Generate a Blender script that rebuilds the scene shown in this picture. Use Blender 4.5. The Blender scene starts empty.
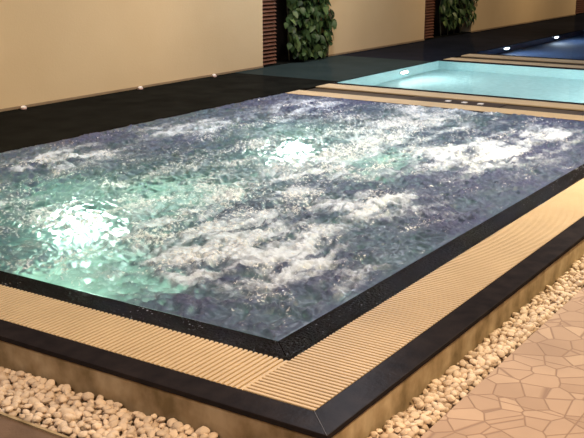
import bpy, bmesh, math, random
import numpy as np
from mathutils import Vector, Matrix, noise
random.seed(7); rng = np.random.RandomState(11)
S = 1.4                      # metres per survey unit; the coping top is z = ZC
ZC = 0.1125
C = bpy.context.scene.collection
sc = bpy.context.scene

# ------------------------------------------------------------------ materials
def mat(name):
    m = bpy.data.materials.new(name); m.use_nodes = True
    nt = m.node_tree
    for n in list(nt.nodes): nt.nodes.remove(n)
    out = nt.nodes.new('ShaderNodeOutputMaterial')
    return m, nt, out
def N(nt, t, **kw):
    n = nt.nodes.new(t)
    for k, v in kw.items():
        if k.startswith('i_'): n.inputs[k[2:].replace('_', ' ')].default_value = v
        else: setattr(n, k, v)
    return n
def L(nt, a, b): nt.links.new(a, b)
def ramp(nt, fac, stops, interp='LINEAR'):
    r = nt.nodes.new('ShaderNodeValToRGB'); r.color_ramp.interpolation = interp
    e = r.color_ramp.elements
    while len(e) < len(stops): e.new(0.5)
    for i, (p, c) in enumerate(stops):
        e[i].position = p; e[i].color = (c[0], c[1], c[2], 1) if len(c) == 3 else c
    L(nt, fac, r.inputs[0]); return r
def obj_coords(nt, scale=(1, 1, 1), rot=(0, 0, 0)):
    tc = N(nt, 'ShaderNodeTexCoord'); mp = N(nt, 'ShaderNodeMapping')
    mp.inputs['Scale'].default_value = scale; mp.inputs['Rotation'].default_value = rot
    L(nt, tc.outputs['Object'], mp.inputs[0]); return mp.outputs[0]
def pbr(name, c1, c2=None, scale=8, rough=0.5, spec=0.5, bump=0.0, bscale=None, detail=4, emit=None, es=0, ior=None, coat=0, metallic=0):
    m, nt, out = mat(name)
    b = N(nt, 'ShaderNodeBsdfPrincipled'); L(nt, b.outputs[0], out.inputs[0])
    b.inputs['Roughness'].default_value = rough
    b.inputs['Specular IOR Level'].default_value = spec
    b.inputs['Metallic'].default_value = metallic
    if ior: b.inputs['IOR'].default_value = ior
    if coat: b.inputs['Coat Weight'].default_value = coat; b.inputs['Coat Roughness'].default_value = 0.05
    co = obj_coords(nt)
    if c2 is not None:
        n = N(nt, 'ShaderNodeTexNoise'); n.inputs['Scale'].default_value = scale; n.inputs['Detail'].default_value = detail
        L(nt, co, n.inputs['Vector'])
        r = ramp(nt, n.outputs['Fac'], [(0.3, c1), (0.7, c2)]); L(nt, r.outputs[0], b.inputs['Base Color'])
    else:
        b.inputs['Base Color'].default_value = (*c1, 1)
    if bump:
        n2 = N(nt, 'ShaderNodeTexNoise'); n2.inputs['Scale'].default_value = bscale or scale; n2.inputs['Detail'].default_value = 6
        L(nt, co, n2.inputs['Vector'])
        bp = N(nt, 'ShaderNodeBump'); bp.inputs['Strength'].default_value = bump; bp.inputs['Distance'].default_value = 0.01
        L(nt, n2.outputs['Fac'], bp.inputs['Height']); L(nt, bp.outputs[0], b.inputs['Normal'])
    if emit:
        b.inputs['Emission Color'].default_value = (*emit, 1); b.inputs['Emission Strength'].default_value = es
    return m
M = {}
def dark_stone(name, c1, c2, scale, gloss, rough, bump, bscale):
    m, nt, out = mat(name); co = obj_coords(nt)
    n = N(nt, 'ShaderNodeTexNoise'); n.inputs['Scale'].default_value = scale; n.inputs['Detail'].default_value = 5; L(nt, co, n.inputs['Vector'])
    r = ramp(nt, n.outputs['Fac'], [(0.3, c1), (0.7, c2)])
    d = N(nt, 'ShaderNodeBsdfDiffuse'); L(nt, r.outputs[0], d.inputs['Color'])
    g = N(nt, 'ShaderNodeBsdfGlossy'); g.inputs['Roughness'].default_value = rough
    n2 = N(nt, 'ShaderNodeTexNoise'); n2.inputs['Scale'].default_value = bscale; n2.inputs['Detail'].default_value = 5; L(nt, co, n2.inputs['Vector'])
    bp = N(nt, 'ShaderNodeBump'); bp.inputs['Strength'].default_value = bump; bp.inputs['Distance'].default_value = 0.01
    L(nt, n2.outputs['Fac'], bp.inputs['Height'])
    for q in (d, g): L(nt, bp.outputs[0], q.inputs['Normal'])
    mx = N(nt, 'ShaderNodeMixShader'); mx.inputs[0].default_value = gloss
    L(nt, d.outputs[0], mx.inputs[1]); L(nt, g.outputs[0], mx.inputs[2]); L(nt, mx.outputs[0], out.inputs[0])
    return m
M['plaster'] = pbr('painted plaster', (0.53, 0.39, 0.225), (0.57, 0.425, 0.25), 1.2, 0.85, 0.2, 0.15, 60)
M['skirt'] = pbr('skirting', (0.20, 0.135, 0.075), (0.26, 0.18, 0.10), 5, 0.7, 0.3)
M['granite'] = dark_stone('honed black granite', (0.012, 0.010, 0.011), (0.023, 0.018, 0.018), 12, 0.010, 0.30, 0.08, 60)
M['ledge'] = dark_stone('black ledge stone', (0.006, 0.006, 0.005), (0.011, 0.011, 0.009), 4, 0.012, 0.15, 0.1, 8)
M['ledge_teal_reflect'] = dark_stone('wet stone teal reflection', (0.017, 0.025, 0.024), (0.022, 0.031, 0.030), 2.5, 0.045, 0.08, 0.05, 5)  # teal pool glow and niche reflection put into the stone colour
M['ledge_navy_reflect'] = dark_stone('wet stone dark reflection', (0.008, 0.009, 0.012), (0.011, 0.012, 0.017), 2.5, 0.035, 0.08, 0.05, 5)  # darker reflection beyond the plant put into the stone colour
M['grate'] = pbr('tan plastic grating', (0.50, 0.365, 0.21), (0.57, 0.42, 0.245), 5, 0.5, 0.4)
M['grate_base'] = pbr('tan grating rail', (0.34, 0.235, 0.125), (0.40, 0.28, 0.15), 6, 0.6, 0.3)
M['gutter'] = pbr('brown gutter', (0.032, 0.019, 0.008), (0.06, 0.036, 0.015), 3, 0.5, 0.3)
M['panel'] = pbr('dark plate', (0.022, 0.012, 0.008), (0.035, 0.02, 0.012), 6, 0.4, 0.4)
M['white'] = pbr('white plastic', (0.62, 0.56, 0.50), None, 1, 0.4, 0.5)
M['pinkglass'] = pbr('pinkish lens', (0.62, 0.42, 0.38), None, 1, 0.3, 0.5)
M['lamp_on'] = pbr('lit lamp lens', (0.9, 0.95, 0.9), None, 1, 0.4, 0.4, emit=(1.0, 0.98, 0.86), es=16)
M['lamp_far'] = pbr('lit lamp lens far', (0.9, 0.95, 0.95), None, 1, 0.4, 0.4, emit=(0.92, 1, 1), es=10)
M['glow_disc'] = pbr('added glow disc', (0.7, 0.95, 0.85), None, 1, 0.4, 0.4, emit=(0.5, 1.0, 0.75), es=0.12)  # emissive face of the discs added for the green glow
M['lamp_pool'] = pbr('lit pool lamp lens', (0.9, 0.95, 0.9), None, 1, 0.4, 0.4, emit=(0.95, 1.0, 0.93), es=25)
M['steel'] = pbr('brushed steel', (0.6, 0.6, 0.6), None, 1, 0.3, 0.5, metallic=1)
M['louvre'] = pbr('red brown timber', (0.085, 0.032, 0.016), (0.13, 0.048, 0.024), 9, 0.55, 0.3)
M['dark_back'] = pbr('dark backing', (0.010, 0.007, 0.005), (0.016, 0.011, 0.008), 4, 0.8, 0.1)
M['stem'] = pbr('stem', (0.10, 0.09, 0.05), (0.18, 0.16, 0.10), 30, 0.7, 0.3)
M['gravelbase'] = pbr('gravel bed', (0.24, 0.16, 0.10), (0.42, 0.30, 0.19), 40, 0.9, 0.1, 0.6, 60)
M['brown_pave'] = pbr('brown paving', (0.115, 0.072, 0.045), (0.165, 0.105, 0.068), 9, 0.8, 0.25, 0.3, 50)  # plain paving in a darker brown

def pebble_material(name, tints):
    m, nt, out = mat(name); b = N(nt, 'ShaderNodeBsdfPrincipled'); L(nt, b.outputs[0], out.inputs[0])
    b.inputs['Roughness'].default_value = 0.6; b.inputs['Specular IOR Level'].default_value = 0.3
    g = N(nt, 'ShaderNodeNewGeometry')
    r = ramp(nt, g.outputs['Random Per Island'], tints)
    oi = N(nt, 'ShaderNodeObjectInfo')
    r2 = ramp(nt, oi.outputs['Random'], [(0, (0.80, 0.78, 0.76)), (1, (1.05, 1.03, 1.0))])
    mx = N(nt, 'ShaderNodeMix', data_type='RGBA', blend_type='MULTIPLY'); mx.inputs[0].default_value = 1
    L(nt, r.outputs[0], mx.inputs[6]); L(nt, r2.outputs[0], mx.inputs[7]); L(nt, mx.outputs[2], b.inputs['Base Color'])
    n = N(nt, 'ShaderNodeTexNoise'); n.inputs['Scale'].default_value = 90; L(nt, obj_coords(nt), n.inputs['Vector'])
    bp = N(nt, 'ShaderNodeBump'); bp.inputs['Strength'].default_value = 0.3; bp.inputs['Distance'].default_value = 0.004
    L(nt, n.outputs['Fac'], bp.inputs['Height']); L(nt, bp.outputs[0], b.inputs['Normal'])
    return m
M['pebble'] = pebble_material('cream pebble', [(0, (0.56, 0.42, 0.29)), (0.5, (0.72, 0.57, 0.42)), (1, (0.82, 0.69, 0.55))])

def concrete_material():
    m, nt, out = mat('stained render'); b = N(nt, 'ShaderNodeBsdfPrincipled'); L(nt, b.outputs[0], out.inputs[0])
    b.inputs['Roughness'].default_value = 0.8; b.inputs['Specular IOR Level'].default_value = 0.2
    co = obj_coords(nt, (3.5, 3.5, 3.0)); n = N(nt, 'ShaderNodeTexNoise'); n.inputs['Scale'].default_value = 2.5; n.inputs['Detail'].default_value = 6
    L(nt, co, n.inputs['Vector'])
    r = ramp(nt, n.outputs['Fac'], [(0.34, (0.21, 0.15, 0.075)), (0.5, (0.36, 0.265, 0.15)), (0.66, (0.50, 0.39, 0.245))])
    co2 = obj_coords(nt, (16, 16, 2.5)); n2 = N(nt, 'ShaderNodeTexNoise'); n2.inputs['Scale'].default_value = 1.6; n2.inputs['Detail'].default_value = 3
    L(nt, co2, n2.inputs['Vector'])
    r2 = ramp(nt, n2.outputs['Fac'], [(0.35, (0.70, 0.70, 0.66)), (0.6, (1, 1, 1))])
    mx = N(nt, 'ShaderNodeMix', data_type='RGBA', blend_type='MULTIPLY'); mx.inputs[0].default_value = 0.3
    L(nt, r.outputs[0], mx.inputs[6]); L(nt, r2.outputs[0], mx.inputs[7]); L(nt, mx.outputs[2], b.inputs['Base Color'])
    return m
M['concrete'] = concrete_material()

def paving_material():
    m, nt, out = mat('crazy paving'); b = N(nt, 'ShaderNodeBsdfPrincipled'); L(nt, b.outputs[0], out.inputs[0])
    b.inputs['Roughness'].default_value = 0.7; b.inputs['Specular IOR Level'].default_value = 0.3
    co = obj_coords(nt)
    v1 = N(nt, 'ShaderNodeTexVoronoi', feature='DISTANCE_TO_EDGE'); v1.inputs['Scale'].default_value = 9.8
    v2 = N(nt, 'ShaderNodeTexVoronoi', feature='F1'); v2.inputs['Scale'].default_value = 9.8
    for v in (v1, v2): L(nt, co, v.inputs['Vector'])
    tint = ramp(nt, v2.outputs['Color'], [(0.15, (0.36, 0.24, 0.165)), (0.45, (0.41, 0.28, 0.195)), (0.7, (0.44, 0.305, 0.215)), (0.95, (0.49, 0.345, 0.24))])
    nz = N(nt, 'ShaderNodeTexNoise'); nz.inputs['Scale'].default_value = 3; nz.inputs['Detail'].default_value = 6; L(nt, co, nz.inputs['Vector'])
    rn = ramp(nt, nz.outputs['Fac'], [(0.3, (0.86, 0.85, 0.84)), (0.7, (1.08, 1.07, 1.05))])
    mx = N(nt, 'ShaderNodeMix', data_type='RGBA', blend_type='MULTIPLY'); mx.inputs[0].default_value = 1
    L(nt, tint.outputs[0], mx.inputs[6]); L(nt, rn.outputs[0], mx.inputs[7])
    # square module joints
    sp = N(nt, 'ShaderNodeSeparateXYZ'); L(nt, co, sp.inputs[0])
    ds = []
    for ax, off in (('X', 0.02), ('Y', 0.03)):
        a = N(nt, 'ShaderNodeMath', operation='ADD'); a.inputs[1].default_value = off + 60 * 0.42; L(nt, sp.outputs[ax], a.inputs[0])
        mo = N(nt, 'ShaderNodeMath', operation='MODULO'); mo.inputs[1].default_value = 0.42; L(nt, a.outputs[0], mo.inputs[0])
        s = N(nt, 'ShaderNodeMath', operation='SUBTRACT'); s.inputs[1].default_value = 0.21; L(nt, mo.outputs[0], s.inputs[0])
        ab = N(nt, 'ShaderNodeMath', operation='ABSOLUTE'); L(nt, s.outputs[0], ab.inputs[0])
        ds.append(ab)
    mn = N(nt, 'ShaderNodeMath', operation='MINIMUM'); L(nt, ds[0].outputs[0], mn.inputs[0]); L(nt, ds[1].outputs[0], mn.inputs[1])
    # voronoi edge distance back to metres
    dv = N(nt, 'ShaderNodeMath', operation='DIVIDE'); dv.inputs[1].default_value = 9.8; L(nt, v1.outputs['Distance'], dv.inputs[0])
    m2 = N(nt, 'ShaderNodeMath', operation='MINIMUM'); L(nt, mn.outputs[0], m2.inputs[0]); L(nt, dv.outputs[0], m2.inputs[1])
    j = N(nt, 'ShaderNodeMapRange'); j.inputs['From Min'].default_value = 0.0005; j.inputs['From Max'].default_value = 0.0042
    L(nt, m2.outputs[0], j.inputs['Value'])
    mj = N(nt, 'ShaderNodeMix', data_type='RGBA'); L(nt, j.outputs[0], mj.inputs[0])
    mj.inputs[6].default_value = (0.27, 0.17, 0.115, 1); L(nt, mx.outputs[2], mj.inputs[7])
    L(nt, mj.outputs[2], b.inputs['Base Color'])
    bp = N(nt, 'ShaderNodeBump'); bp.inputs['Strength'].default_value = 0.5; bp.inputs['Distance'].default_value = 0.004
    L(nt, j.outputs[0], bp.inputs['Height']); L(nt, bp.outputs[0], b.inputs['Normal'])
    return m
M['paving'] = paving_material()

def tile_material(name, c1, c2, grout, sx=0.05):
    m, nt, out = mat(name); b = N(nt, 'ShaderNodeBsdfPrincipled'); L(nt, b.outputs[0], out.inputs[0])
    b.inputs['Roughness'].default_value = 0.4
    co = obj_coords(nt)
    v = N(nt, 'ShaderNodeTexVoronoi', feature='F1', distance='CHEBYCHEV'); v.inputs['Scale'].default_value = 1 / sx; v.inputs['Randomness'].default_value = 0
    L(nt, co, v.inputs['Vector'])
    r = ramp(nt, v.outputs['Color'], [(0.1, c1), (0.9, c2)])
    j = ramp(nt, v.outputs['Distance'], [(0.44, (1, 1, 1)), (0.48, (0, 0, 0))])
    mx = N(nt, 'ShaderNodeMix', data_type='RGBA'); L(nt, j.outputs[0], mx.inputs[0]); mx.inputs[6].default_value = (*grout, 1)
    L(nt, r.outputs[0], mx.inputs[7]); L(nt, mx.outputs[2], b.inputs['Base Color'])
    return m
M['tile_blue'] = tile_material('blue mosaic', (0.09, 0.24, 0.20), (0.13, 0.31, 0.26), (0.16, 0.28, 0.24), 0.04)
M['tile_cyan'] = tile_material('turquoise mosaic', (0.40, 0.565, 0.585), (0.48, 0.65, 0.67), (0.47, 0.62, 0.64), 0.05)
M['tile_navy'] = tile_material('navy mosaic', (0.028, 0.05, 0.10), (0.04, 0.066, 0.125), (0.03, 0.045, 0.08), 0.05)

def calm_water(name, tint, bump, scale, rough=0.02, gloss=0.5):
    m, nt, out = mat(name)
    rf = N(nt, 'ShaderNodeBsdfRefraction'); rf.inputs['Color'].default_value = (*tint, 1); rf.inputs['IOR'].default_value = 1.33; rf.inputs['Roughness'].default_value = rough
    gl = N(nt, 'ShaderNodeBsdfGlossy'); gl.inputs['Roughness'].default_value = rough
    fr = N(nt, 'ShaderNodeFresnel'); fr.inputs['IOR'].default_value = 1.33
    k = N(nt, 'ShaderNodeMath', operation='MULTIPLY'); k.inputs[1].default_value = gloss; L(nt, fr.outputs[0], k.inputs[0])
    mx = N(nt, 'ShaderNodeMixShader'); L(nt, k.outputs[0], mx.inputs[0]); L(nt, rf.outputs[0], mx.inputs[1]); L(nt, gl.outputs[0], mx.inputs[2])
    n = N(nt, 'ShaderNodeTexNoise'); n.inputs['Scale'].default_value = scale; n.inputs['Detail'].default_value = 3
    L(nt, obj_coords(nt), n.inputs['Vector'])
    bp = N(nt, 'ShaderNodeBump'); bp.inputs['Strength'].default_value = bump; bp.inputs['Distance'].default_value = 0.02
    L(nt, n.outputs['Fac'], bp.inputs['Height'])
    for q in (rf, gl, fr): L(nt, bp.outputs[0], q.inputs['Normal'])
    L(nt, mx.outputs[0], out.inputs[0])
    return m
M['water_calm'] = calm_water('calm pool water', (0.92, 1, 1), 0.06, 5, 0.02, 0.25)
M['water_dark'] = calm_water('dark pool water', (0.80, 0.9, 1), 0.03, 5, 0.02, 0.05)

def whirl_water():
    m, nt, out = mat('aerated whirlpool water')
    co = obj_coords(nt)
    fa = N(nt, 'ShaderNodeAttribute', attribute_name='foam')
    ar = N(nt, 'ShaderNodeAttribute', attribute_name='aer')
    nz = N(nt, 'ShaderNodeTexNoise'); nz.inputs['Scale'].default_value = 26; nz.inputs['Detail'].default_value = 5; nz.inputs['Roughness'].default_value = 0.6
    nz.inputs['Distortion'].default_value = 0.6; L(nt, co, nz.inputs['Vector'])
    bp = N(nt, 'ShaderNodeBump'); bp.inputs['Strength'].default_value = 1.0; bp.inputs['Distance'].default_value = 0.035
    L(nt, nz.outputs['Fac'], bp.inputs['Height'])
    # clear water
    w = N(nt, 'ShaderNodeBsdfPrincipled'); w.inputs['Base Color'].default_value = (0.85, 0.97, 1, 1); w.inputs['Transmission Weight'].default_value = 1
    w.inputs['IOR'].default_value = 1.33; w.inputs['Roughness'].default_value = 0.30
    # water full of fine bubbles
    bf = N(nt, 'ShaderNodeBump'); bf.inputs['Strength'].default_value = 0.5; bf.inputs['Distance'].default_value = 0.02; L(nt, nz.outputs['Fac'], bf.inputs['Height'])
    def milky(cd, ct, rough, share, bp=bp):
        p = N(nt, 'ShaderNodeBsdfPrincipled'); p.inputs['Base Color'].default_value = (*cd, 1)
        p.inputs['Roughness'].default_value = rough; p.inputs['IOR'].default_value = 1.33
        t = N(nt, 'ShaderNodeBsdfTranslucent'); t.inputs['Color'].default_value = (*ct, 1)
        mx = N(nt, 'ShaderNodeMixShader'); mx.inputs[0].default_value = share
        L(nt, p.outputs[0], mx.inputs[1]); L(nt, t.outputs[0], mx.inputs[2])
        L(nt, bp.outputs[0], p.inputs['Normal'])
        return mx
    a = milky((0.098, 0.098, 0.205), (0.35, 0.62, 0.50), 0.06, 0.18)
    f = milky((0.80, 0.86, 0.98), (0.80, 0.90, 0.84), 0.22, 0.25, bf)
    m1 = N(nt, 'ShaderNodeMixShader'); L(nt, ar.outputs['Fac'], m1.inputs[0]); L(nt, w.outputs[0], m1.inputs[1]); L(nt, a.outputs[0], m1.inputs[2])
    # break the foam up at bubble scale
    fz = N(nt, 'ShaderNodeTexNoise'); fz.inputs['Scale'].default_value = 48; fz.inputs['Detail'].default_value = 6; fz.inputs['Roughness'].default_value = 0.7; L(nt, co, fz.inputs['Vector'])
    ad = N(nt, 'ShaderNodeMath', operation='MULTIPLY_ADD'); ad.inputs[1].default_value = 0.9; ad.inputs[2].default_value = -0.45; L(nt, fz.outputs['Fac'], ad.inputs[0])
    sm = N(nt, 'ShaderNodeMath', operation='ADD'); L(nt, fa.outputs['Fac'], sm.inputs[0]); L(nt, ad.outputs[0], sm.inputs[1])
    mr = N(nt, 'ShaderNodeMapRange', interpolation_type='SMOOTHSTEP'); mr.inputs['From Min'].default_value = 0.10; mr.inputs['From Max'].default_value = 0.82
    mr.inputs['To Max'].default_value = 0.95
    L(nt, sm.outputs[0], mr.inputs['Value'])
    m2 = N(nt, 'ShaderNodeMixShader'); L(nt, mr.outputs[0], m2.inputs[0]); L(nt, m1.outputs[0], m2.inputs[1]); L(nt, f.outputs[0], m2.inputs[2])
    # tiny white flecks: spray and single bubbles, with wave glints painted in
    sa = N(nt, 'ShaderNodeAttribute', attribute_name='spray_glint')
    sz = N(nt, 'ShaderNodeTexNoise'); sz.inputs['Scale'].default_value = 62; sz.inputs['Detail'].default_value = 3; sz.inputs['Distortion'].default_value = 0.4; L(nt, co, sz.inputs['Vector'])
    sb = N(nt, 'ShaderNodeMath', operation='ADD'); L(nt, sz.outputs['Fac'], sb.inputs[0]); L(nt, sa.outputs['Fac'], sb.inputs[1])
    sr = N(nt, 'ShaderNodeMapRange'); sr.inputs['From Min'].default_value = 0.785; sr.inputs['From Max'].default_value = 0.85; L(nt, sb.outputs[0], sr.inputs['Value'])
    fl = milky((0.95, 0.95, 0.97), (0.9, 0.95, 0.9), 0.15, 0.2)
    m3 = N(nt, 'ShaderNodeMixShader'); L(nt, sr.outputs[0], m3.inputs[0]); L(nt, m2.outputs[0], m3.inputs[1]); L(nt, fl.outputs[0], m3.inputs[2])
    L(nt, m3.outputs[0], out.inputs[0])
    return m
M['whirl'] = whirl_water()

def wet_rim():
    m = dark_stone('wet black granite', (0.007, 0.006, 0.006), (0.010, 0.008, 0.007), 5, 0.022, 0.08, 1.0, 75)
    nt = m.node_tree; out = [n for n in nt.nodes if n.type == 'OUTPUT_MATERIAL'][0]; base = out.inputs[0].links[0].from_socket
    co = obj_coords(nt)
    # clinging splashes, their wet sparkle painted white, in patches
    n = N(nt, 'ShaderNodeTexNoise'); n.inputs['Scale'].default_value = 85; n.inputs['Detail'].default_value = 3; L(nt, co, n.inputs['Vector'])
    g = N(nt, 'ShaderNodeTexNoise'); g.inputs['Scale'].default_value = 3.1; g.inputs['Detail'].default_value = 2; L(nt, co, g.inputs['Vector'])
    q = N(nt, 'ShaderNodeMath', operation='MULTIPLY_ADD'); q.inputs[1].default_value = 0.55; L(nt, g.outputs['Fac'], q.inputs[0]); L(nt, n.outputs['Fac'], q.inputs[2])
    r = N(nt, 'ShaderNodeMapRange'); r.inputs['From Min'].default_value = 1.0; r.inputs['From Max'].default_value = 1.07; r.inputs['To Max'].default_value = 0.7; L(nt, q.outputs[0], r.inputs['Value'])
    w = N(nt, 'ShaderNodeBsdfPrincipled'); w.inputs['Base Color'].default_value = (0.6, 0.6, 0.66, 1); w.inputs['Roughness'].default_value = 0.2
    mx = N(nt, 'ShaderNodeMixShader'); L(nt, r.outputs[0], mx.inputs[0]); L(nt, base, mx.inputs[1]); L(nt, w.outputs[0], mx.inputs[2]); L(nt, mx.outputs[0], out.inputs[0])
    return m
M['wet_rim'] = wet_rim()

def leaf_material():
    m, nt, out = mat('glossy leaf'); b = N(nt, 'ShaderNodeBsdfPrincipled')
    b.inputs['Roughness'].default_value = 0.45; b.inputs['Specular IOR Level'].default_value = 0.25
    g = N(nt, 'ShaderNodeNewGeometry')
    r = ramp(nt, g.outputs['Random Per Island'], [(0, (0.018, 0.036, 0.010)), (0.6, (0.04, 0.075, 0.02)), (0.92, (0.08, 0.12, 0.035)), (1, (0.20, 0.25, 0.09))])
    L(nt, r.outputs[0], b.inputs['Base Color'])
    t = N(nt, 'ShaderNodeBsdfTranslucent'); L(nt, r.outputs[0], t.inputs['Color'])
    mx = N(nt, 'ShaderNodeMixShader'); mx.inputs[0].default_value = 0.25
    L(nt, b.outputs[0], mx.inputs[1]); L(nt, t.outputs[0], mx.inputs[2]); L(nt, mx.outputs[0], out.inputs[0])
    return m
M['leaf'] = leaf_material()

# ------------------------------------------------------------------ helpers
def bx(bm, x0, x1, y0, y1, z0, z1):
    vs = [bm.verts.new((x, y, z)) for x in (x0, x1) for y in (y0, y1) for z in (z0, z1)]
    for f in ((0, 1, 3, 2), (4, 6, 7, 5), (0, 4, 5, 1), (2, 3, 7, 6), (0, 2, 6, 4), (1, 5, 7, 3)):
        bm.faces.new([vs[i] for i in f])
def prism(bm, pts, z0, z1):
    a = [bm.verts.new((p[0], p[1], z0)) for p in pts]; b = [bm.verts.new((p[0], p[1], z1)) for p in pts]
    n = len(pts); bm.faces.new(a[::-1]); bm.faces.new(b)
    for i in range(n): bm.faces.new([a[i], a[(i + 1) % n], b[(i + 1) % n], b[i]])
def cyl(bm, c, axis, r, h, seg=20, r2=None):
    axis = Vector(axis).normalized(); t = axis.orthogonal().normalized(); s = axis.cross(t)
    r2 = r if r2 is None else r2
    a = []; b = []
    for k in range(seg):
        q = 2 * math.pi * k / seg; d = t * math.cos(q) + s * math.sin(q)
        a.append(bm.verts.new(Vector(c) + d * r)); b.append(bm.verts.new(Vector(c) + axis * h + d * r2))
    bm.faces.new(a[::-1]); bm.faces.new(b)
    for k in range(seg): bm.faces.new([a[k], a[(k + 1) % seg], b[(k + 1) % seg], b[k]])
def obj(name, bm, m, parent=None, smooth=False, bevel=0):
    if len(bm.faces) > 1: bmesh.ops.recalc_face_normals(bm, faces=bm.faces)
    me = bpy.data.meshes.new(name); bm.to_mesh(me); bm.free()
    me.materials.append(M[m] if isinstance(m, str) else m)
    if smooth: me.polygons.foreach_set('use_smooth', [True] * len(me.polygons))
    o = bpy.data.objects.new(name, me); C.objects.link(o)
    if parent: o.parent = parent; o.matrix_parent_inverse = parent.matrix_world.inverted() if False else Matrix.Translation(-parent.location)
    if bevel:
        md = o.modifiers.new('bevel', 'BEVEL'); md.width = bevel; md.segments = 2; md.limit_method = 'ANGLE'
    return o
def tag(o, label, cat, group=None):
    o['label'] = label; o['category'] = cat
    if group: o['group'] = group
    return o
def struct(name, bm, m, **k):
    o = obj(name, bm, m, **k); o['kind'] = 'structure'; return o
def thing(name, label, cat, loc, group=None):
    o = bpy.data.objects.new(name, None); C.objects.link(o); o.location = loc; o.empty_display_size = 0.05
    return tag(o, label, cat, group)

# ------------------------------------------------------------------ survey lines (metres)
X_G, X_WALLFACE, X_GO, X_GI, X_W = -0.095 * S, -0.083 * S, 0.0, 0.197 * S, 0.298 * S   # front run
XE, YE = 15.5 * S, 4.6 * S
YL1, YWALL = 2.874 * S, 3.921 * S
XJ1 = 4.215 * S                       # far end of the whirlpool
S1 = (4.232 * S, 4.425 * S); GUT = (4.425 * S, 4.662 * S); S2 = (4.662 * S, 4.862 * S)
XP2 = (4.95 * S, 6.895 * S)
S3 = (6.995 * S, 7.20 * S); GUT2 = (7.20 * S, 7.42 * S); S4 = (7.42 * S, 7.635 * S)
XP3 = (7.73 * S, 13.6 * S)
OUT = -0.085 * S                      # outer edge of coping
CT = 0.020                            # coping thickness
DEP = 0.55

# ------------------------------------------------------------------ ground
bm = bmesh.new(); bx(bm, -5, XE + 4, -6.0, -0.170 * S - 0.03, -0.12, 0.0); struct('floor', bm, 'paving')
bm = bmesh.new(); bx(bm, -5, -0.262 * S - 0.035, -0.170 * S - 0.03, YE, -0.12, -0.002); o = struct('floor_front', bm, 'brown_pave')
bm = bmesh.new()
prism(bm, [(-0.262 * S - 0.035, -0.170 * S - 0.03), (XE, -0.170 * S - 0.03), (XE, OUT + 0.02), (OUT + 0.02, OUT + 0.02), (OUT + 0.02, YE), (-0.262 * S - 0.035, YE)], -0.12, -0.036)
struct('floor_gravel_bed', bm, 'gravelbase')
bm = bmesh.new(); bx(bm, -0.262 * S - 0.047, -0.262 * S - 0.035, -0.170 * S - 0.03, YE, -0.05, 0.004); struct('trim_1', bm, 'concrete')

# ------------------------------------------------------------------ raised pool body: outer render wall
bm = bmesh.new()
o1 = OUT + 0.008; o2 = 0.02
prism(bm, [(o1, o1), (XE, o1), (XE, o2), (o2, o2)], -0.1, ZC - CT)
struct('wall_right', bm, 'concrete')
bm = bmesh.new(); prism(bm, [(o1, o1), (o2, o2), (o2, YE), (o1, YE)], -0.1, ZC - CT)
struct('wall_front', bm, 'concrete')
# black granite coping, two mitred runs
for pts, lab in (([(OUT, OUT), (0, 0), (0, YE), (OUT, YE)], 'black granite coping band along the front left edge of the raised pool, white pebbles below'),
                 ([(OUT, OUT), (XE, OUT), (XE, 0), (0, 0)], 'black granite coping band along the right edge of the raised pool, above the tiled paving')):
    g = 0.0008
    bm = bmesh.new()
    cx = sum(p[0] for p in pts) / 4; cy = sum(p[1] for p in pts) / 4
    prism(bm, pts, ZC - CT, ZC)
    tag(obj('granite_coping', bm, 'granite', bevel=0.003), lab, 'coping', 'black granite copings round the whirlpool')
# pale mitre joint line between the two copings
bm = bmesh.new()
d = Vector((1, -1)).normalized() * 0.0011
prism(bm, [(OUT - d.x + 0.002, OUT - d.y + 0.002), (OUT + d.x + 0.002, OUT + d.y + 0.002), (d.x, d.y), (-d.x, -d.y)], ZC - 0.004, ZC + 0.0004)
struct('trim_2', bm, pbr('grout', (0.06, 0.05, 0.045)))
# overflow channel under the gratings
CH = 0.03
bm = bmesh.new()
prism(bm, [(0, 0), (XE, 0), (XE, X_GI), (X_GI, X_GI), (X_GI, YE), (0, YE)], ZC - CH - 0.01, ZC - CH)
struct('floor_channel', bm, 'gutter')

# inner black rim : front run, right run
bm = bmesh.new()
RW = X_W
prism(bm, [(X_GI + .005, X_GI + .005), (RW, RW), (RW, YL1), (X_GI + .005, YL1)], -0.1, ZC - 0.002)
tag(obj('stone_edging', bm, 'wet_rim', bevel=0.003), 'wet black granite edging between the foaming water and the front left grating', 'edging')
bm = bmesh.new()
prism(bm, [(X_GI + .005, X_GI + .005), (XE, X_GI + .005), (XE, RW), (RW, RW)], -0.1, ZC - 0.002)
tag(obj('stone_edging', bm, 'wet_rim', bevel=0.003), 'wet black granite edging between the foaming water and the long right grating', 'edging')

# ledge along the wall
XT = 6.75 * S  # where the reflection painted into the ledge changes tone
for x0, x1, m, nm in ((X_GI, XP2[0] + 0.10, 'ledge', 'trim_3'), (XP2[0] + 0.10, XT, 'ledge_teal_reflect', 'trim_4'), (XT, XE, 'ledge_navy_reflect', 'trim_5')):
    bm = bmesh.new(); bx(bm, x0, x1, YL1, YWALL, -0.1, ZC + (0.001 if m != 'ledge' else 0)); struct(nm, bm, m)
bm = bmesh.new(); bx(bm, 0, X_GI, YL1 + 0.0, YE, ZC - CH, ZC - CH + 0.001); struct('trim_6', bm, 'gutter')

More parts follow.
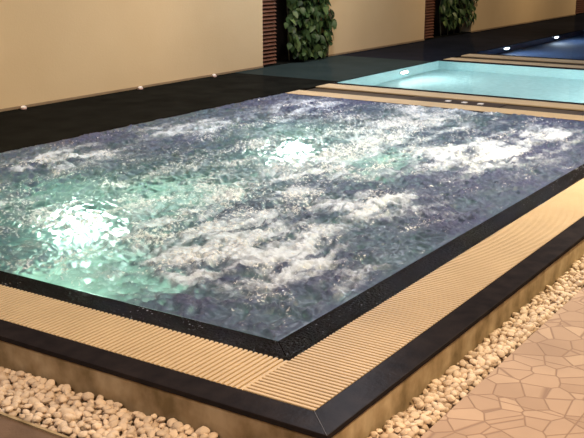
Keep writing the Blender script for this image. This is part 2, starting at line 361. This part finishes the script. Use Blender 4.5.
# ------------------------------------------------------------------ gratings
PITCH = 0.0158 * S
def grating(x0, x1, y0, y1, along, label, group):
    """ribs lie parallel to the short side; 'along' = axis of the long side"""
    t = thing('overflow_grating', label, 'grating', ((x0 + x1) / 2, (y0 + y1) / 2, ZC - 0.02), group)
    bm = bmesh.new()
    zt = ZC + 0.001; h = 0.012; w = PITCH * 0.62
    lo, hi = (x0, x1) if along == 'x' else (y0, y1)
    n = int((hi - lo) / PITCH)
    p = (hi - lo) / n
    for i in range(n):
        c = lo + (i + 0.5) * p; a, b = c - w / 2, c + w / 2; e = 0.0018
        # bevelled-top rib as a six sided section
        sec = [(a, -h), (b, -h), (b, -e), (b - e, 0), (a + e, 0), (a, -e)]
        ends = ((y0, y1) if along == 'x' else (x0, x1))
        vs = []
        for q in ends:
            vs.append([bm.verts.new((s, q, zt + z) if along == 'x' else (q, s, zt + z)) for s, z in sec])
        for k in range(6): bm.faces.new([vs[0][k], vs[0][(k + 1) % 6], vs[1][(k + 1) % 6], vs[1][k]])
        bm.faces.new(vs[0]); bm.faces.new(vs[1])
    obj('ribs', bm, 'grate', t)
    bm = bmesh.new()
    # base web and rails that tie the ribs together
    m = 0.010
    if along == 'x':
        bx(bm, x0, x1, y0 + m, y1 - m, zt - h - 0.004, zt - h + 0.0035)
    else:
        bx(bm, x0 + m, x1 - m, y0, y1, zt - h - 0.004, zt - h + 0.0035)
    obj('rail', bm, 'grate_base', t)
    return t
ie = 0.0005
grating(ie, X_GI + .004, X_GI, YE, 'y', 'tan ribbed overflow grating along the front left side of the whirlpool', 'ribbed overflow gratings')
grating(ie, XE, ie, X_GI + .004, 'x', 'long tan ribbed overflow grating along the right side of the whirlpool, including the corner', 'ribbed overflow gratings')
yb = RW + 0.0
def strip(s, lab): grating(s[0], s[1], yb, YL1, 'y', lab, 'cream gratings across the dividers')
strip(S1, 'cream grating strip across the pool divider, the one nearest the whirlpool foam')
strip(S2, 'cream grating strip along the near edge of the turquoise pool')
strip(S3, 'thin cream grating strip along the far edge of the turquoise pool')
strip(S4, 'farthest cream grating strip, beside the dark blue pool')
# dividers: black body with brown gutter between the strips
for k, (a, s1, g, s2, b) in enumerate(((XJ1 - 0.02, S1, GUT, S2, XP2[0]), (XP2[1], S3, GUT2, S4, XP3[0]))):
    bm = bmesh.new(); bx(bm, a, b, yb, YL1, -0.1, ZC - 0.022)
    bx(bm, a, s1[0] - .002, yb, YL1, ZC - 0.022, ZC - 0.001); bx(bm, s2[1] + .002, b, yb, YL1, ZC - 0.022, ZC - 0.001)
    struct('trim_%d' % (7 + 2 * k), bm, 'granite')
    bm = bmesh.new(); bx(bm, g[0], g[1], yb, YL1, ZC - 0.022, ZC - 0.018); struct('trim_%d' % (8 + 2 * k), bm, 'gutter')
# inset panels in the near gutter
def plate(y0, y1, lab, btn):
    gx = (GUT[0] + GUT[1]) / 2; t = thing('gutter_panel', lab, 'panel', (gx, (y0 + y1) / 2, ZC - 0.018))
    bm = bmesh.new(); bx(bm, GUT[0] + .01, GUT[1] - .01, y0, y1, ZC - 0.018, ZC - 0.010); obj('plate', bm, 'panel', t, bevel=0.001)
    for y in btn:
        bm = bmesh.new(); bx(bm, gx - 0.030, gx + 0.030, y - 0.026, y + 0.026, ZC - 0.010, ZC + 0.000)
        obj('button', bm, 'white', t, bevel=0.007)
plate(1.33 * S, 2.02 * S, 'dark inset panel with three small white buttons in the divider gutter', [1.716 * S, 1.595 * S, 1.477 * S])
plate(0.35 * S, 0.80 * S, 'plain dark inset panel at the right end of the divider gutter', [])

# ------------------------------------------------------------------ basins
def basin(x0, x1, y0, y1, dep, m, nm):
    bm = bmesh.new(); zt = ZC - 0.012; zb = ZC - dep; e = 0.06
    bx(bm, x0 - e, x1 + e, y0 - e, y1 + e, zb - e, zb)
    bx(bm, x0 - e, x0, y0 - e, y1 + e, zb, zt); bx(bm, x1, x1 + e, y0 - e, y1 + e, zb, zt)
    bx(bm, x0, x1, y0 - e, y0, zb, zt); bx(bm, x0, x1, y1, y1 + e, zb, zt)
    struct(nm, bm, m)
basin(RW + .005, XJ1 - .025, RW + .005, YL1 - .005, DEP, 'tile_blue', 'floor_whirlpool_basin')
basin(XP2[0] + .005, XP2[1] - .005, RW + .005, YL1 - .005, 0.85, 'tile_cyan', 'floor_turquoise_basin')
basin(XP3[0] + .005, XP3[1], RW + .005, YL1 - .005, 0.8, 'tile_navy', 'floor_dark_basin')
for x0, x1, m, nm, lab in ((XP2[0], XP2[1], 'water_calm', 'pool_water', 'calm lit turquoise water of the middle pool'),
                           (XP3[0], XP3[1], 'water_dark', 'pool_water', 'dark blue water of the farthest pool')):
    bm = bmesh.new(); vs = [bm.verts.new(v) for v in ((x0, RW, ZC - .006), (x1, RW, ZC - .006), (x1, YL1, ZC - .006), (x0, YL1, ZC - .006))]
    bm.faces.new(vs); o = obj(nm, bm, m); o['kind'] = 'stuff'; tag(o, lab, 'water')

# ------------------------------------------------------------------ whirlpool surface
def lattice(seed):
    r = np.random.RandomState(seed); a = r.rand(256, 256) * 2 * np.pi
    return np.cos(a), np.sin(a)
def perlin(x, y, seed):
    gx, gy = lattice(seed)
    xi = np.floor(x).astype(int); yi = np.floor(y).astype(int); xf = x - xi; yf = y - yi
    def g(i, j, dx, dy):
        a = (xi + i) % 256; b = (yi + j) % 256
        return gx[a, b] * dx + gy[a, b] * dy
    u = xf ** 3 * (xf * (xf * 6 - 15) + 10); v = yf ** 3 * (yf * (yf * 6 - 15) + 10)
    return ((g(0, 0, xf, yf) * (1 - u) + g(1, 0, xf - 1, yf) * u) * (1 - v) + (g(0, 1, xf, yf - 1) * (1 - u) + g(1, 1, xf - 1, yf - 1) * u) * v) * 1.5
def fbm(x, y, seed, oct=4, gain=0.5):
    s = 0; a = 1; t = 0
    for k in range(oct):
        s = s + a * perlin(x * 2 ** k + 17.3 * k, y * 2 ** k - 9.1 * k, seed + k); t += a; a *= gain
    return s / t
RES = 0.0085
x0, x1, y0, y1 = RW - .004, XJ1 + .0, RW - .004, YL1 + .0
nx = int((x1 - x0) / RES); ny = int((y1 - y0) / RES)
gx_, gy_ = np.meshgrid(np.linspace(x0, x1, nx), np.linspace(y0, y1, ny), indexing='ij')
u = gx_ / S; v = gy_ / S                     # survey units
wu = u + 0.10 * fbm(u * 2.2, v * 2.2, 3) + 0.03 * fbm(u * 9, v * 9, 5); wv = v + 0.10 * fbm(u * 2.2, v * 2.2, 9) + 0.03 * fbm(u * 9, v * 9, 15)
# jets: (x, y, radius x, radius y, strength)
JETS = [(0.86, 0.78, 0.34, 0.30, 1.0), (1.68, 0.72, 0.26, 0.22, 0.85), (2.80, 0.80, 0.42, 0.27, 1.0), (3.65, 0.75, 0.35, 0.22, .6),
        (1.66, 2.42, 0.34, 0.24, 0.75), (2.66, 2.43, 0.36, 0.22, 0.75), (3.65, 2.40, 0.38, 0.22, 0.7), (0.75, 2.35, 0.3, 0.3, 0.6)]
mound = np.zeros_like(u); fm = np.zeros_like(u)
for jx, jy, rx, ry, st in JETS:
    r2 = ((wu - jx) / rx) ** 2 + ((wv - jy) / ry) ** 2
    mound += st * np.exp(-r2 * 1.4); fm += st * np.exp(-r2 ** 1.2 * 0.9)
band = np.exp(-((wv - 1.20 - 0.12 * (wu - 1)) / 0.27) ** 2) * 0.62 * np.clip((u - 0.55) / 0.5, 0, 1)    # churned water between the jets and the centre
edge = np.minimum(np.minimum(gx_ - x0, x1 - gx_), np.minimum(gy_ - y0, y1 - gy_))
ef = np.clip(edge / 0.07, 0, 1); ef = ef * ef * (3 - 2 * ef)
chop = 1 - np.abs(fbm(wu * 5.5, wv * 5.5, 21, 4, 0.55)) * 2.2           # ridged, crested
chop2 = 1 - np.abs(fbm(wu * 13, wv * 13, 41, 3, 0.6)) * 2.2
z = 0.040 * mound + 0.034 * (chop - 0.6) * (0.8 + 0.2 * mound) + 0.020 * (chop2 - 0.6) + 0.014 * fbm(wu * 2.5, wv * 2.5, 61, 2) + 0.009 * fbm(wu * 30, wv * 30, 71, 3, 0.6)
z = np.maximum(z, -0.03)
z = ZC + 0.002 + z * (0.25 + 0.75 * ef)
z = np.where(edge < 0.012, ZC - 0.0005 , z)
streak = fbm(wu * 3.2 + 2 * fm, wv * 9.5, 81, 5, 0.62)                   # foam drawn out into streaks
clump = fbm(wu * 6, wv * 6, 91, 5, 0.6)
fleck = fbm(u * 26, v * 26, 101, 3, 0.6)
patch = np.clip(fbm(u * 1.6, v * 1.6, 121, 2) * 2 + 0.3, 0, 1)
foam = fm * (0.50 + 1.25 * streak + 0.8 * clump) + band * (0.35 + 1.5 * streak + 0.9 * clump) + 0.26 * patch * (0.3 + 2.2 * streak) + 0.26 * np.clip(fleck - 0.22, 0, 1) * (1 + fm)
foam = foam * (0.75 + 0.55 * np.clip(chop - 0.35, -0.6, 0.6) + 0.25 * np.clip(chop2 - 0.4, -.6, .6))
foam = foam * (0.35 + 0.65 * ef) + 0.06
foam = np.clip(foam, 0, 1.1)
aer = np.clip(0.74 + 0.30 * (chop - 0.6) + 0.15 * (chop2 - 0.6) + 0.5 * fbm(wu * 2, wv * 2, 131, 4) - 0.30 * np.exp(-((v - 1.6) / 0.5) ** 2), 0.30, 0.97)
idx = np.arange(nx * ny).reshape(nx, ny)
faces = np.stack([idx[:-1, :-1], idx[1:, :-1], idx[1:, 1:], idx[:-1, 1:]], -1).reshape(-1, 4)
co = np.stack([gx_, gy_, z], -1).reshape(-1, 3).astype(np.float32)
me = bpy.data.meshes.new('whirlpool_water')
me.vertices.add(len(co)); me.vertices.foreach_set('co', co.ravel())
me.loops.add(faces.size); me.loops.foreach_set('vertex_index', faces.ravel().astype(np.int32))
me.polygons.add(len(faces)); me.polygons.foreach_set('loop_start', np.arange(0, faces.size, 4, dtype=np.int32))
me.update(calc_edges=True); me.polygons.foreach_set('use_smooth', np.ones(len(faces), bool))
mid = np.exp(-((v - 1.65) / 0.60) ** 2)
spray_glint = 0.055 + 0.14 * mid + 0.10 * fm + 0.14 * band + 0.30 * fbm(u * 3, v * 6, 151, 4, 0.6) + 0.05 * np.clip(chop2, -1, 1)  # density of white flecks: real droplets plus painted sparkle
spray_glint = np.where(edge < 0.02, 0, spray_glint)
for nm, arr in (('foam', foam), ('aer', aer), ('spray_glint', spray_glint)):
    at = me.attributes.new(nm, 'FLOAT', 'POINT'); at.data.foreach_set('value', arr.reshape(-1).astype(np.float32))
me.materials.append(M['whirl'])
wo = bpy.data.objects.new('whirlpool_water', me); C.objects.link(wo); wo['kind'] = 'stuff'
tag(wo, 'churning whirlpool water with white foam mounds and teal glow', 'water')

# ------------------------------------------------------------------ left garden wall with two planted niches
N1 = (5.468 * S, 6.60 * S); N2 = (8.764 * S, 10.15 * S); N3 = (14.45 * S, 15.2 * S)
ZW = 3.4; ND = 0.22
segs = [(-4.0, N1[0]), (N1[1], N2[0]), (N2[1], N3[0]), (N3[1], XE)]
for k, (a, b) in enumerate(segs):
    bm = bmesh.new(); bx(bm, a, b, YWALL, YWALL + ND + 0.1, -0.1, ZW)
    o = struct('wall_left' if k == 0 else 'wall_left_%d' % (k + 1), bm, 'plaster')
    bm = bmesh.new(); bx(bm, max(a, 0.0) + 0.001, b, YWALL - 0.010, YWALL - 0.0, ZC, ZC + 0.026)
    o = struct('baseboard_left' if k == 0 else 'baseboard_left_%d' % (k + 1), bm, 'skirt', bevel=0.003)
for k, (a, b) in enumerate((N1, N2, N3)):
    bm = bmesh.new(); bx(bm, a, b, YWALL + ND, YWALL + ND + 0.1, -0.1, ZW); struct('wall_niche_%d' % (k + 1), bm, 'dark_back')
    bm = bmesh.new(); bx(bm, a, b, YWALL - 0.0, YWALL + ND, -0.1, ZC + 0.012); struct('trim_%d' % (11 + k), bm, 'ledge')
NM = ['niche nearest the camera, left of the large climbing plant', 'second niche, left of the farther climbing plant', 'far right edge of the picture']
for k, (a, w) in enumerate(((N1[0], 0.235 * S), (N2[0], 0.29 * S), (N3[0], 0.7 * S))):
    t = thing('louvre_screen', 'red brown louvre screen in the ' + NM[k] if k < 2 else 'dark red brown louvre screen at the ' + NM[k], 'screen', (a + w / 2, YWALL + 0.05, ZC + 0.012), 'timber louvre screens in the wall niches')
    bm = bmesh.new(); z = ZC + 0.03
    while z < ZW - 0.05:
        # tilted blade
        y0_, y1_ = YWALL + 0.012, YWALL + 0.05
        sec = [(y0_, z), (y0_ + .006, z - 0.006), (y1_, z + 0.022), (y1_ - .006, z + 0.030)]
        vs = [[bm.verts.new((x, p[0], p[1])) for p in sec] for x in (a + .003, a + w)]
        for q in range(4): bm.faces.new([vs[0][q], vs[0][(q + 1) % 4], vs[1][(q + 1) % 4], vs[1][q]])
        bm.faces.new(vs[0]); bm.faces.new(vs[1]); z += 0.046
    obj('slats', bm, 'louvre', t)
    bm = bmesh.new()
    bx(bm, a + w - 0.012, a + w, YWALL + 0.05, YWALL + 0.10, ZC + .012, ZW); bx(bm, a + .003, a + w, YWALL + 0.055, YWALL + 0.065, ZC + .012, ZW)
    obj('frame', bm, 'louvre', t)

# ------------------------------------------------------------------ climbing plants
def leaf(bm, c, nrm, up, ln, wd):
    nrm = nrm.normalized(); up = (up - nrm * up.dot(nrm)).normalized(); s = nrm.cross(up)
    prof = [(0, 0.0), (0.10, 0.36), (0.32, 0.50), (0.60, 0.38), (0.85, 0.15)]
    mid = []; lf = []; rt = []
    for t, w in prof + [(1.0, 0)]:
        drop = -0.22 * t * t * ln
        base = c - up * (t * ln) + nrm * (drop * -0.0 - 0.18 * t * t * ln)
        mid.append(bm.verts.new(base))
        if 0 < t < 1:
            lf.append(bm.verts.new(base + s * (w * wd) + nrm * (0.16 * w * wd))); rt.append(bm.verts.new(base - s * (w * wd) + nrm * (0.16 * w * wd)))
    n = len(lf)
    bm.faces.new([mid[0], lf[0], mid[1]]); bm.faces.new([mid[0], mid[1], rt[0]])
    for k in range(n - 1):
        bm.faces.new([mid[k + 1], lf[k], lf[k + 1], mid[k + 2]]); bm.faces.new([mid[k + 1], mid[k + 2], rt[k + 1], rt[k]])
    bm.faces.new([mid[n], lf[-1], mid[n + 1]]); bm.faces.new([mid[n], mid[n + 1], rt[-1]])
def vine(xa, xb, ztop, zlow, ln, spread, loose, label, seed, count):
    rr = random.Random(seed)
    xc = (xa + xb) / 2
    t = thing('climbing_plant', label, 'plant', (xc, YWALL + 0.10, ZC + 0.012), None)
    for k in range(4):
        bm = bmesh.new()
        x = xa + (xb - xa) * (0.2 + 0.2 * k); p = Vector((x, YWALL + 0.10, ZC + 0.012))
        while p.z < ztop:
            q = p + Vector((rr.uniform(-.03, .03), rr.uniform(-.015, .015), 0.16)); q.x = min(max(q.x, xa + .05), xb - .05)
            d = q - p; cyl(bm, p, d, 0.011, d.length * 1.02, 7, 0.010); p = q
        obj('stem', bm, 'stem', t, smooth=True)
    bm = bmesh.new()
    for k in range(count):
        z = rr.uniform(zlow, ztop)
        e = 1 + 0.12 * math.sin(z * 9 + seed) + (0.10 * math.sin(z * 23))
        x = xc + (xb - xa) / 2 * rr.uniform(-1, 1) ** (1) * e
        edge = abs(x - xc) / ((xb - xa) / 2)
        y = YWALL + 0.06 - spread * (1 - 0.45 * edge ** 2) * rr.uniform(0.25, 1.0)
        if abs(x - xc) > (xb - xa) / 2 - 0.03: y = min(y, YWALL - 0.05)
        nrm = Vector((rr.gauss(-0.1, .45) + 0.5 * (x - xc), -1, rr.gauss(0.45, .35)))
        up = Vector((rr.gauss(0, .45), 0, 1))
        l = ln * rr.uniform(0.65, 1.15)
        leaf(bm, Vector((x, y, z + l * .5)), nrm, up, l, l * (0.78 if not loose else 0.5))
    obj('foliage', bm, 'leaf', t, smooth=True)
    return t
vine(5.86 * S, 6.60 * S, 3.0, ZC + 0.05, 0.115, 0.20, False, 'dense broad-leaved climbing plant in the wall niche nearest the camera', 3, 1700)
vine(9.20 * S, 10.15 * S, 3.0, ZC + 0.16, 0.13, 0.22, True, 'looser bushy climbing plant with bare lower stems in the second wall niche', 8, 1500)

# ------------------------------------------------------------------ small white fittings at the foot of the wall
for x, lab in ((2.66, 'small white light fitting at the wall foot, leftmost of the three'), (3.802, 'small white light fitting at the wall foot, middle of the three'), (4.712, 'small white light fitting at the wall foot, rightmost of the three')):
    px = x * S; t = thing('wall_light', lab, 'light', (px, YWALL - 0.04, ZC), 'white fittings along the wall foot')
    bm = bmesh.new(); cyl(bm, (px, YWALL - 0.045, ZC), (0, 0, 1), 0.030, 0.012, 20); obj('base', bm, 'pinkglass', t, bevel=0.002)
    bm = bmesh.new()
    bmesh.ops.create_uvsphere(bm, u_segments=18, v_segments=10, radius=0.027)
    for vv in bm.verts: vv.co = Vector((vv.co.x * 1.25 + px, vv.co.y * 0.75 + YWALL - 0.045, max(vv.co.z, 0) * 0.75 + ZC + 0.012))
    obj('cover', bm, 'white', t, smooth=True)

# ------------------------------------------------------------------ underwater lamps
def underwater(x, y, z, d, r, m, lab, power, col, grp, dome=False):
    col = tuple(col)
    t = thing('underwater_light', lab, 'light', (x, y, z), grp); d = Vector(d)
    bm = bmesh.new(); cyl(bm, Vector((x, y, z)), d, r * 1.25, 0.012, 28, r * 1.15); obj('bezel', bm, 'steel', t)
    bm = bmesh.new(); cyl(bm, Vector((x, y, z)) + d * 0.012, d, r, 0.010, 28, r * 0.8); obj('lens', bm, m, t)
    if dome:
        la = bpy.data.lights.new('lamp_bulb', 'POINT'); la.shadow_soft_size = 0.10; la.energy = power; la.color = col
        lo = bpy.data.objects.new('lamp_bulb', la); C.objects.link(lo); lo.parent = t; lo.location = d * 0.12
        return
    la = bpy.data.lights.new('lamp_bulb', 'AREA'); la.shape = 'DISK'; la.size = r * 2; la.energy = power; la.color = col; la.spread = math.radians(175)
    lo = bpy.data.objects.new('lamp_bulb', la); C.objects.link(lo); lo.parent = t
    lo.location = d * 0.03; lo.rotation_euler = d.to_track_quat('-Z', 'Y').to_euler()
for x in (5.35, 6.4): underwater(x * S, RW + 0.005, ZC - 0.30, (0, 1, 0), 0.06, 'lamp_on', 'added unseen underwater lamp on the right side of the turquoise pool', 38, (0.90, 1, 0.97), 'added unseen lamps on the right side of the turquoise pool')  # out of view, added to brighten the turquoise water
G1 = 'floor lamps under the whirlpool foam'
zb = ZC - 0.55
underwater(1.22 * S, 1.93 * S, zb, (0, 0, 1), 0.14, 'lamp_on', 'floor lamp glowing through the foam at the left of the whirlpool', 19, (0.70, 1.0, 0.82), G1, True)
underwater(2.98 * S, 1.96 * S, zb, (0, 0, 1), 0.14, 'lamp_on', 'floor lamp glowing through the foam in the far middle of the whirlpool', 11, (0.70, 1.0, 0.82), G1, True)
for x, y, e in ((0.80, 1.40, 1.3), (1.86, 1.86, 0.7), (3.05, 1.40, 0.9)):  # unseen discs added under the foam to spread a green glow
    underwater(x * S, y * S, zb, (0, 0, 1), 0.42, 'glow_disc', 'wide disc added for the green glow under the churning whirlpool water', e, (0.45, 1.0, 0.62), 'added green glow discs under the churning water')
underwater(6.14 * S, YL1 - 0.005, ZC - 0.36, (0, -1, 0), 0.085, 'lamp_pool', 'round white underwater lamp on the left side of the turquoise pool', 13, (0.88, 1, 0.96), None)
underwater(8.62 * S, YL1 - 0.005, ZC - 0.28, (0, -1, 0), 0.08, 'lamp_far', 'white underwater lamp in the dark blue pool, the nearer of two', 22, (0.8, 0.9, 1), 'lamps in the dark blue pool')
underwater(10.3 * S, YL1 - 0.005, ZC - 0.24, (0, -1, 0), 0.09, 'lamp_far', 'white underwater lamp in the dark blue pool, the farther of two', 22, (0.8, 0.9, 1), 'lamps in the dark blue pool')

# ------------------------------------------------------------------ camera (before pebbles, used to rank them)
yaw, pitch, roll = (math.radians(a) for a in (32.9871666, 15.3651525, 0.08))
fpx = 974.22
cam_loc = Vector((-1.7099309 * S, -1.04944373 * S, S + ZC))
fw = Vector((math.cos(yaw) * math.cos(pitch), math.sin(yaw) * math.cos(pitch), -math.sin(pitch)))
rt = Vector((math.sin(yaw), -math.cos(yaw), 0)); up = rt.cross(fw)
rt2 = rt * math.cos(roll) + up * math.sin(roll); up2 = up * math.cos(roll) - rt * math.sin(roll)
cd = bpy.data.cameras.new('camera'); cd.sensor_width = 36; cd.lens = fpx * 36 / 584; cd.clip_end = 200
cam = bpy.data.objects.new('camera', cd); C.objects.link(cam)
cam.matrix_world = Matrix(((rt2.x, up2.x, -fw.x, cam_loc.x), (rt2.y, up2.y, -fw.y, cam_loc.y), (rt2.z, up2.z, -fw.z, cam_loc.z), (0, 0, 0, 1)))
sc.camera = cam
def project(p):
    d = p - cam_loc; w = d.dot(fw)
    return 292 + fpx * d.dot(rt2) / w, 219 - fpx * d.dot(up2) / w, w

# ------------------------------------------------------------------ pebbles
def pebble_mesh(seed, sub=3):
    bm = bmesh.new(); bmesh.ops.create_icosphere(bm, subdivisions=sub, radius=0.5)
    r = random.Random(seed); off = Vector((r.uniform(0, 50), r.uniform(0, 50), r.uniform(0, 50)))
    sx, sy, sz = 1.0, r.uniform(0.7, 0.92), r.uniform(0.52, 0.72)
    for v_ in bm.verts:
        n = v_.co.normalized(); k = 1 + 0.24 * noise.noise(n * 1.3 + off) + 0.10 * noise.noise(n * 3.1 + off)
        v_.co = Vector((v_.co.x * sx, v_.co.y * sy, v_.co.z * sz)) * k
    me = bpy.data.meshes.new('pebble'); bm.to_mesh(me); bm.free()
    me.polygons.foreach_set('use_smooth', [True] * len(me.polygons)); me.materials.append(M['pebble']); return me
PM = [pebble_mesh(k) for k in range(10)]
wl = OUT + 0.006
def scatter(x0, x1, y0, y1, n, layer, run):
    pts = []; cell = {}; md = 0.0245 if layer == 0 else 0.0275
    for _ in range(n):
        x = rng.uniform(x0, x1); y = rng.uniform(y0, y1); key = (int(x / 0.03), int(y / 0.03)); ok = True
        for i in (-1, 0, 1):
            for j in (-1, 0, 1):
                for (a, b) in cell.get((key[0] + i, key[1] + j), ()):
                    if (a - x) ** 2 + (b - y) ** 2 < md * md: ok = False
        if ok: cell.setdefault(key, []).append((x, y)); pts.append((x, y, run, layer))
    return pts
GL0 = -0.262 * S - 0.035; GR0 = -0.170 * S - 0.03
allp = []
for layer in (0, 1):
    ins = 0.015 + 0.012 * layer
    allp += scatter(GL0 + ins, wl - 0.014, GR0 + ins, 2.4 * S, 30000, layer, 'L')
    allp += scatter(wl - 0.014, 5.0 * S, GR0 + ins, wl - 0.014, 26000, layer, 'R')
peb = []
for (x, y, run, layer) in allp:
    s = rng.uniform(0.027, 0.042)
    if rng.rand() < 0.12: s *= 1.22
    # heap profile: higher in the middle of the bed
    h = -0.032 if layer == 0 else -0.018
    lip = (x - (GL0)) if run == 'L' and y > GR0 + 0.1 else (y - GR0)
    h += 0.012 * (1 - min(1, max(0, lip) / 0.16))
    if layer == 1 and rng.rand() < 0.10: continue
    z = h + s * 0.26
    rot = (rng.uniform(-.5, .5), rng.uniform(-.5, .5), rng.uniform(0, 6.28))
    p = Vector((x, y, z)); px, py, w = project(p)
    vis = -6 < px < 590 and -6 < py < 444
    peb.append([p, rot, s, rng.randint(10), run, layer, vis, w / s, px, py])
cand = [q for q in peb if q[6] and q[5] == 1 and 3 < q[8] < 581 and 3 < q[9] < 435]
cand.sort(key=lambda q: q[7]); single = cand[:300]; sid = {id(q) for q in single}
rest = [q for q in peb if id(q) not in sid]
for q in single:
    o = bpy.data.objects.new('pebble', PM[q[3]]); C.objects.link(o)
    o.location = q[0]; o.rotation_euler = q[1]; o.scale = (q[2],) * 3
    if q[4] == 'L': tag(o, 'cream pebble in the wide bed at the foot of the front left pool wall', 'pebble', 'cream pebbles in the front left bed')
    else: tag(o, 'cream pebble in the narrow strip between the right pool wall and tiled paving', 'pebble', 'cream pebbles in the right hand strip')
# the rest as one mesh
vl = []; fl = []; base = 0
arrs = []
for me_ in [pebble_mesh(k, 2) for k in range(10)]:
    a = np.zeros(len(me_.vertices) * 3, np.float32); me_.vertices.foreach_get('co', a)
    f_ = np.array([list(p.vertices) for p in me_.polygons], np.int32); arrs.append((a.reshape(-1, 3), f_))
from mathutils import Euler
for q in rest:
    a, f_ = arrs[q[3]]; R = np.array(Euler(q[1]).to_matrix())
    vl.append((a * q[2]) @ R.T + np.array(q[0])); fl.append(f_ + base); base += len(a)
V = np.concatenate(vl).astype(np.float32); F = np.concatenate(fl).astype(np.int32)
me = bpy.data.meshes.new('pebble_gravel'); me.vertices.add(len(V)); me.vertices.foreach_set('co', V.ravel())
me.loops.add(F.size); me.loops.foreach_set('vertex_index', F.ravel()); me.polygons.add(len(F)); me.polygons.foreach_set('loop_start', np.arange(0, F.size, 3, dtype=np.int32))
me.update(calc_edges=True); me.polygons.foreach_set('use_smooth', np.ones(len(F), bool)); me.materials.append(M['pebble'])
o = bpy.data.objects.new('pebble_gravel', me); C.objects.link(o); o['kind'] = 'stuff'
tag(o, 'deep bed of cream pebbles along both outer walls of the raised pool', 'pebbles')

# ------------------------------------------------------------------ light
def area(name, loc, to, size, power, col, spread=180):
    la = bpy.data.lights.new(name, 'AREA'); la.shape = 'DISK'; la.size = size; la.energy = power; la.color = col; la.spread = math.radians(spread)
    o = bpy.data.objects.new(name, la); C.objects.link(o); o.location = loc
    o.rotation_euler = (Vector(to) - Vector(loc)).to_track_quat('-Z', 'Y').to_euler(); return o
WARM = (1.0, 0.76, 0.47)
# wall washers under the eaves of the wall
for x, e in ((-0.5, 21), (2.4, 25), (5.6, 21), (9.0, 22), (13.0, 27), (17.0, 27), (21, 30)): area('wall_washer', (x, YWALL - 2.1, 3.1), (x, YWALL, 0.15), 0.5, e, WARM, 105)
# lamps on the terrace side
area('terrace_lamp', (4.2, -1.2, 3.4), (3.8, 0.1, 0), 0.22, 135, (1.0, 0.82, 0.50), 110)
area('terrace_lamp', (-0.2, -1.9, 3.2), (-0.1, -0.2, 0), 0.22, 46, (1.0, 0.74, 0.48), 100)
area('terrace_lamp', (-2.6, 1.2, 3.2), (0.0, 1.4, 0), 0.3, 58, (1.0, 0.80, 0.64), 160)
# cool lamps high above the pool, seen as glints on the waves
for p, e in (((3.2, 2.4, 4.2), 22), ((6.2, 3.4, 4.0), 45), ((9.5, 1.6, 4.2), 45), ((5.2, 0.4, 4.4), 40), ((8.4, 4.6, 3.6), 40)):
    area('pool_lamp', p, (p[0] - .6, p[1] - .3, 0), 0.09, e * 1.75, (0.82, 0.87, 1.0), 160)
w = bpy.data.worlds.new('world'); sc.world = w; w.use_nodes = True
w.node_tree.nodes['Background'].inputs[0].default_value = (0.20, 0.24, 0.42, 1); w.node_tree.nodes['Background'].inputs[1].default_value = 0.12

sc.view_settings.view_transform = 'Standard'; sc.view_settings.look = 'None'
sc.view_settings.exposure = 0.0; sc.view_settings.gamma = 1; sc.view_settings.use_curve_mapping = False
sc.cycles.use_denoising = True
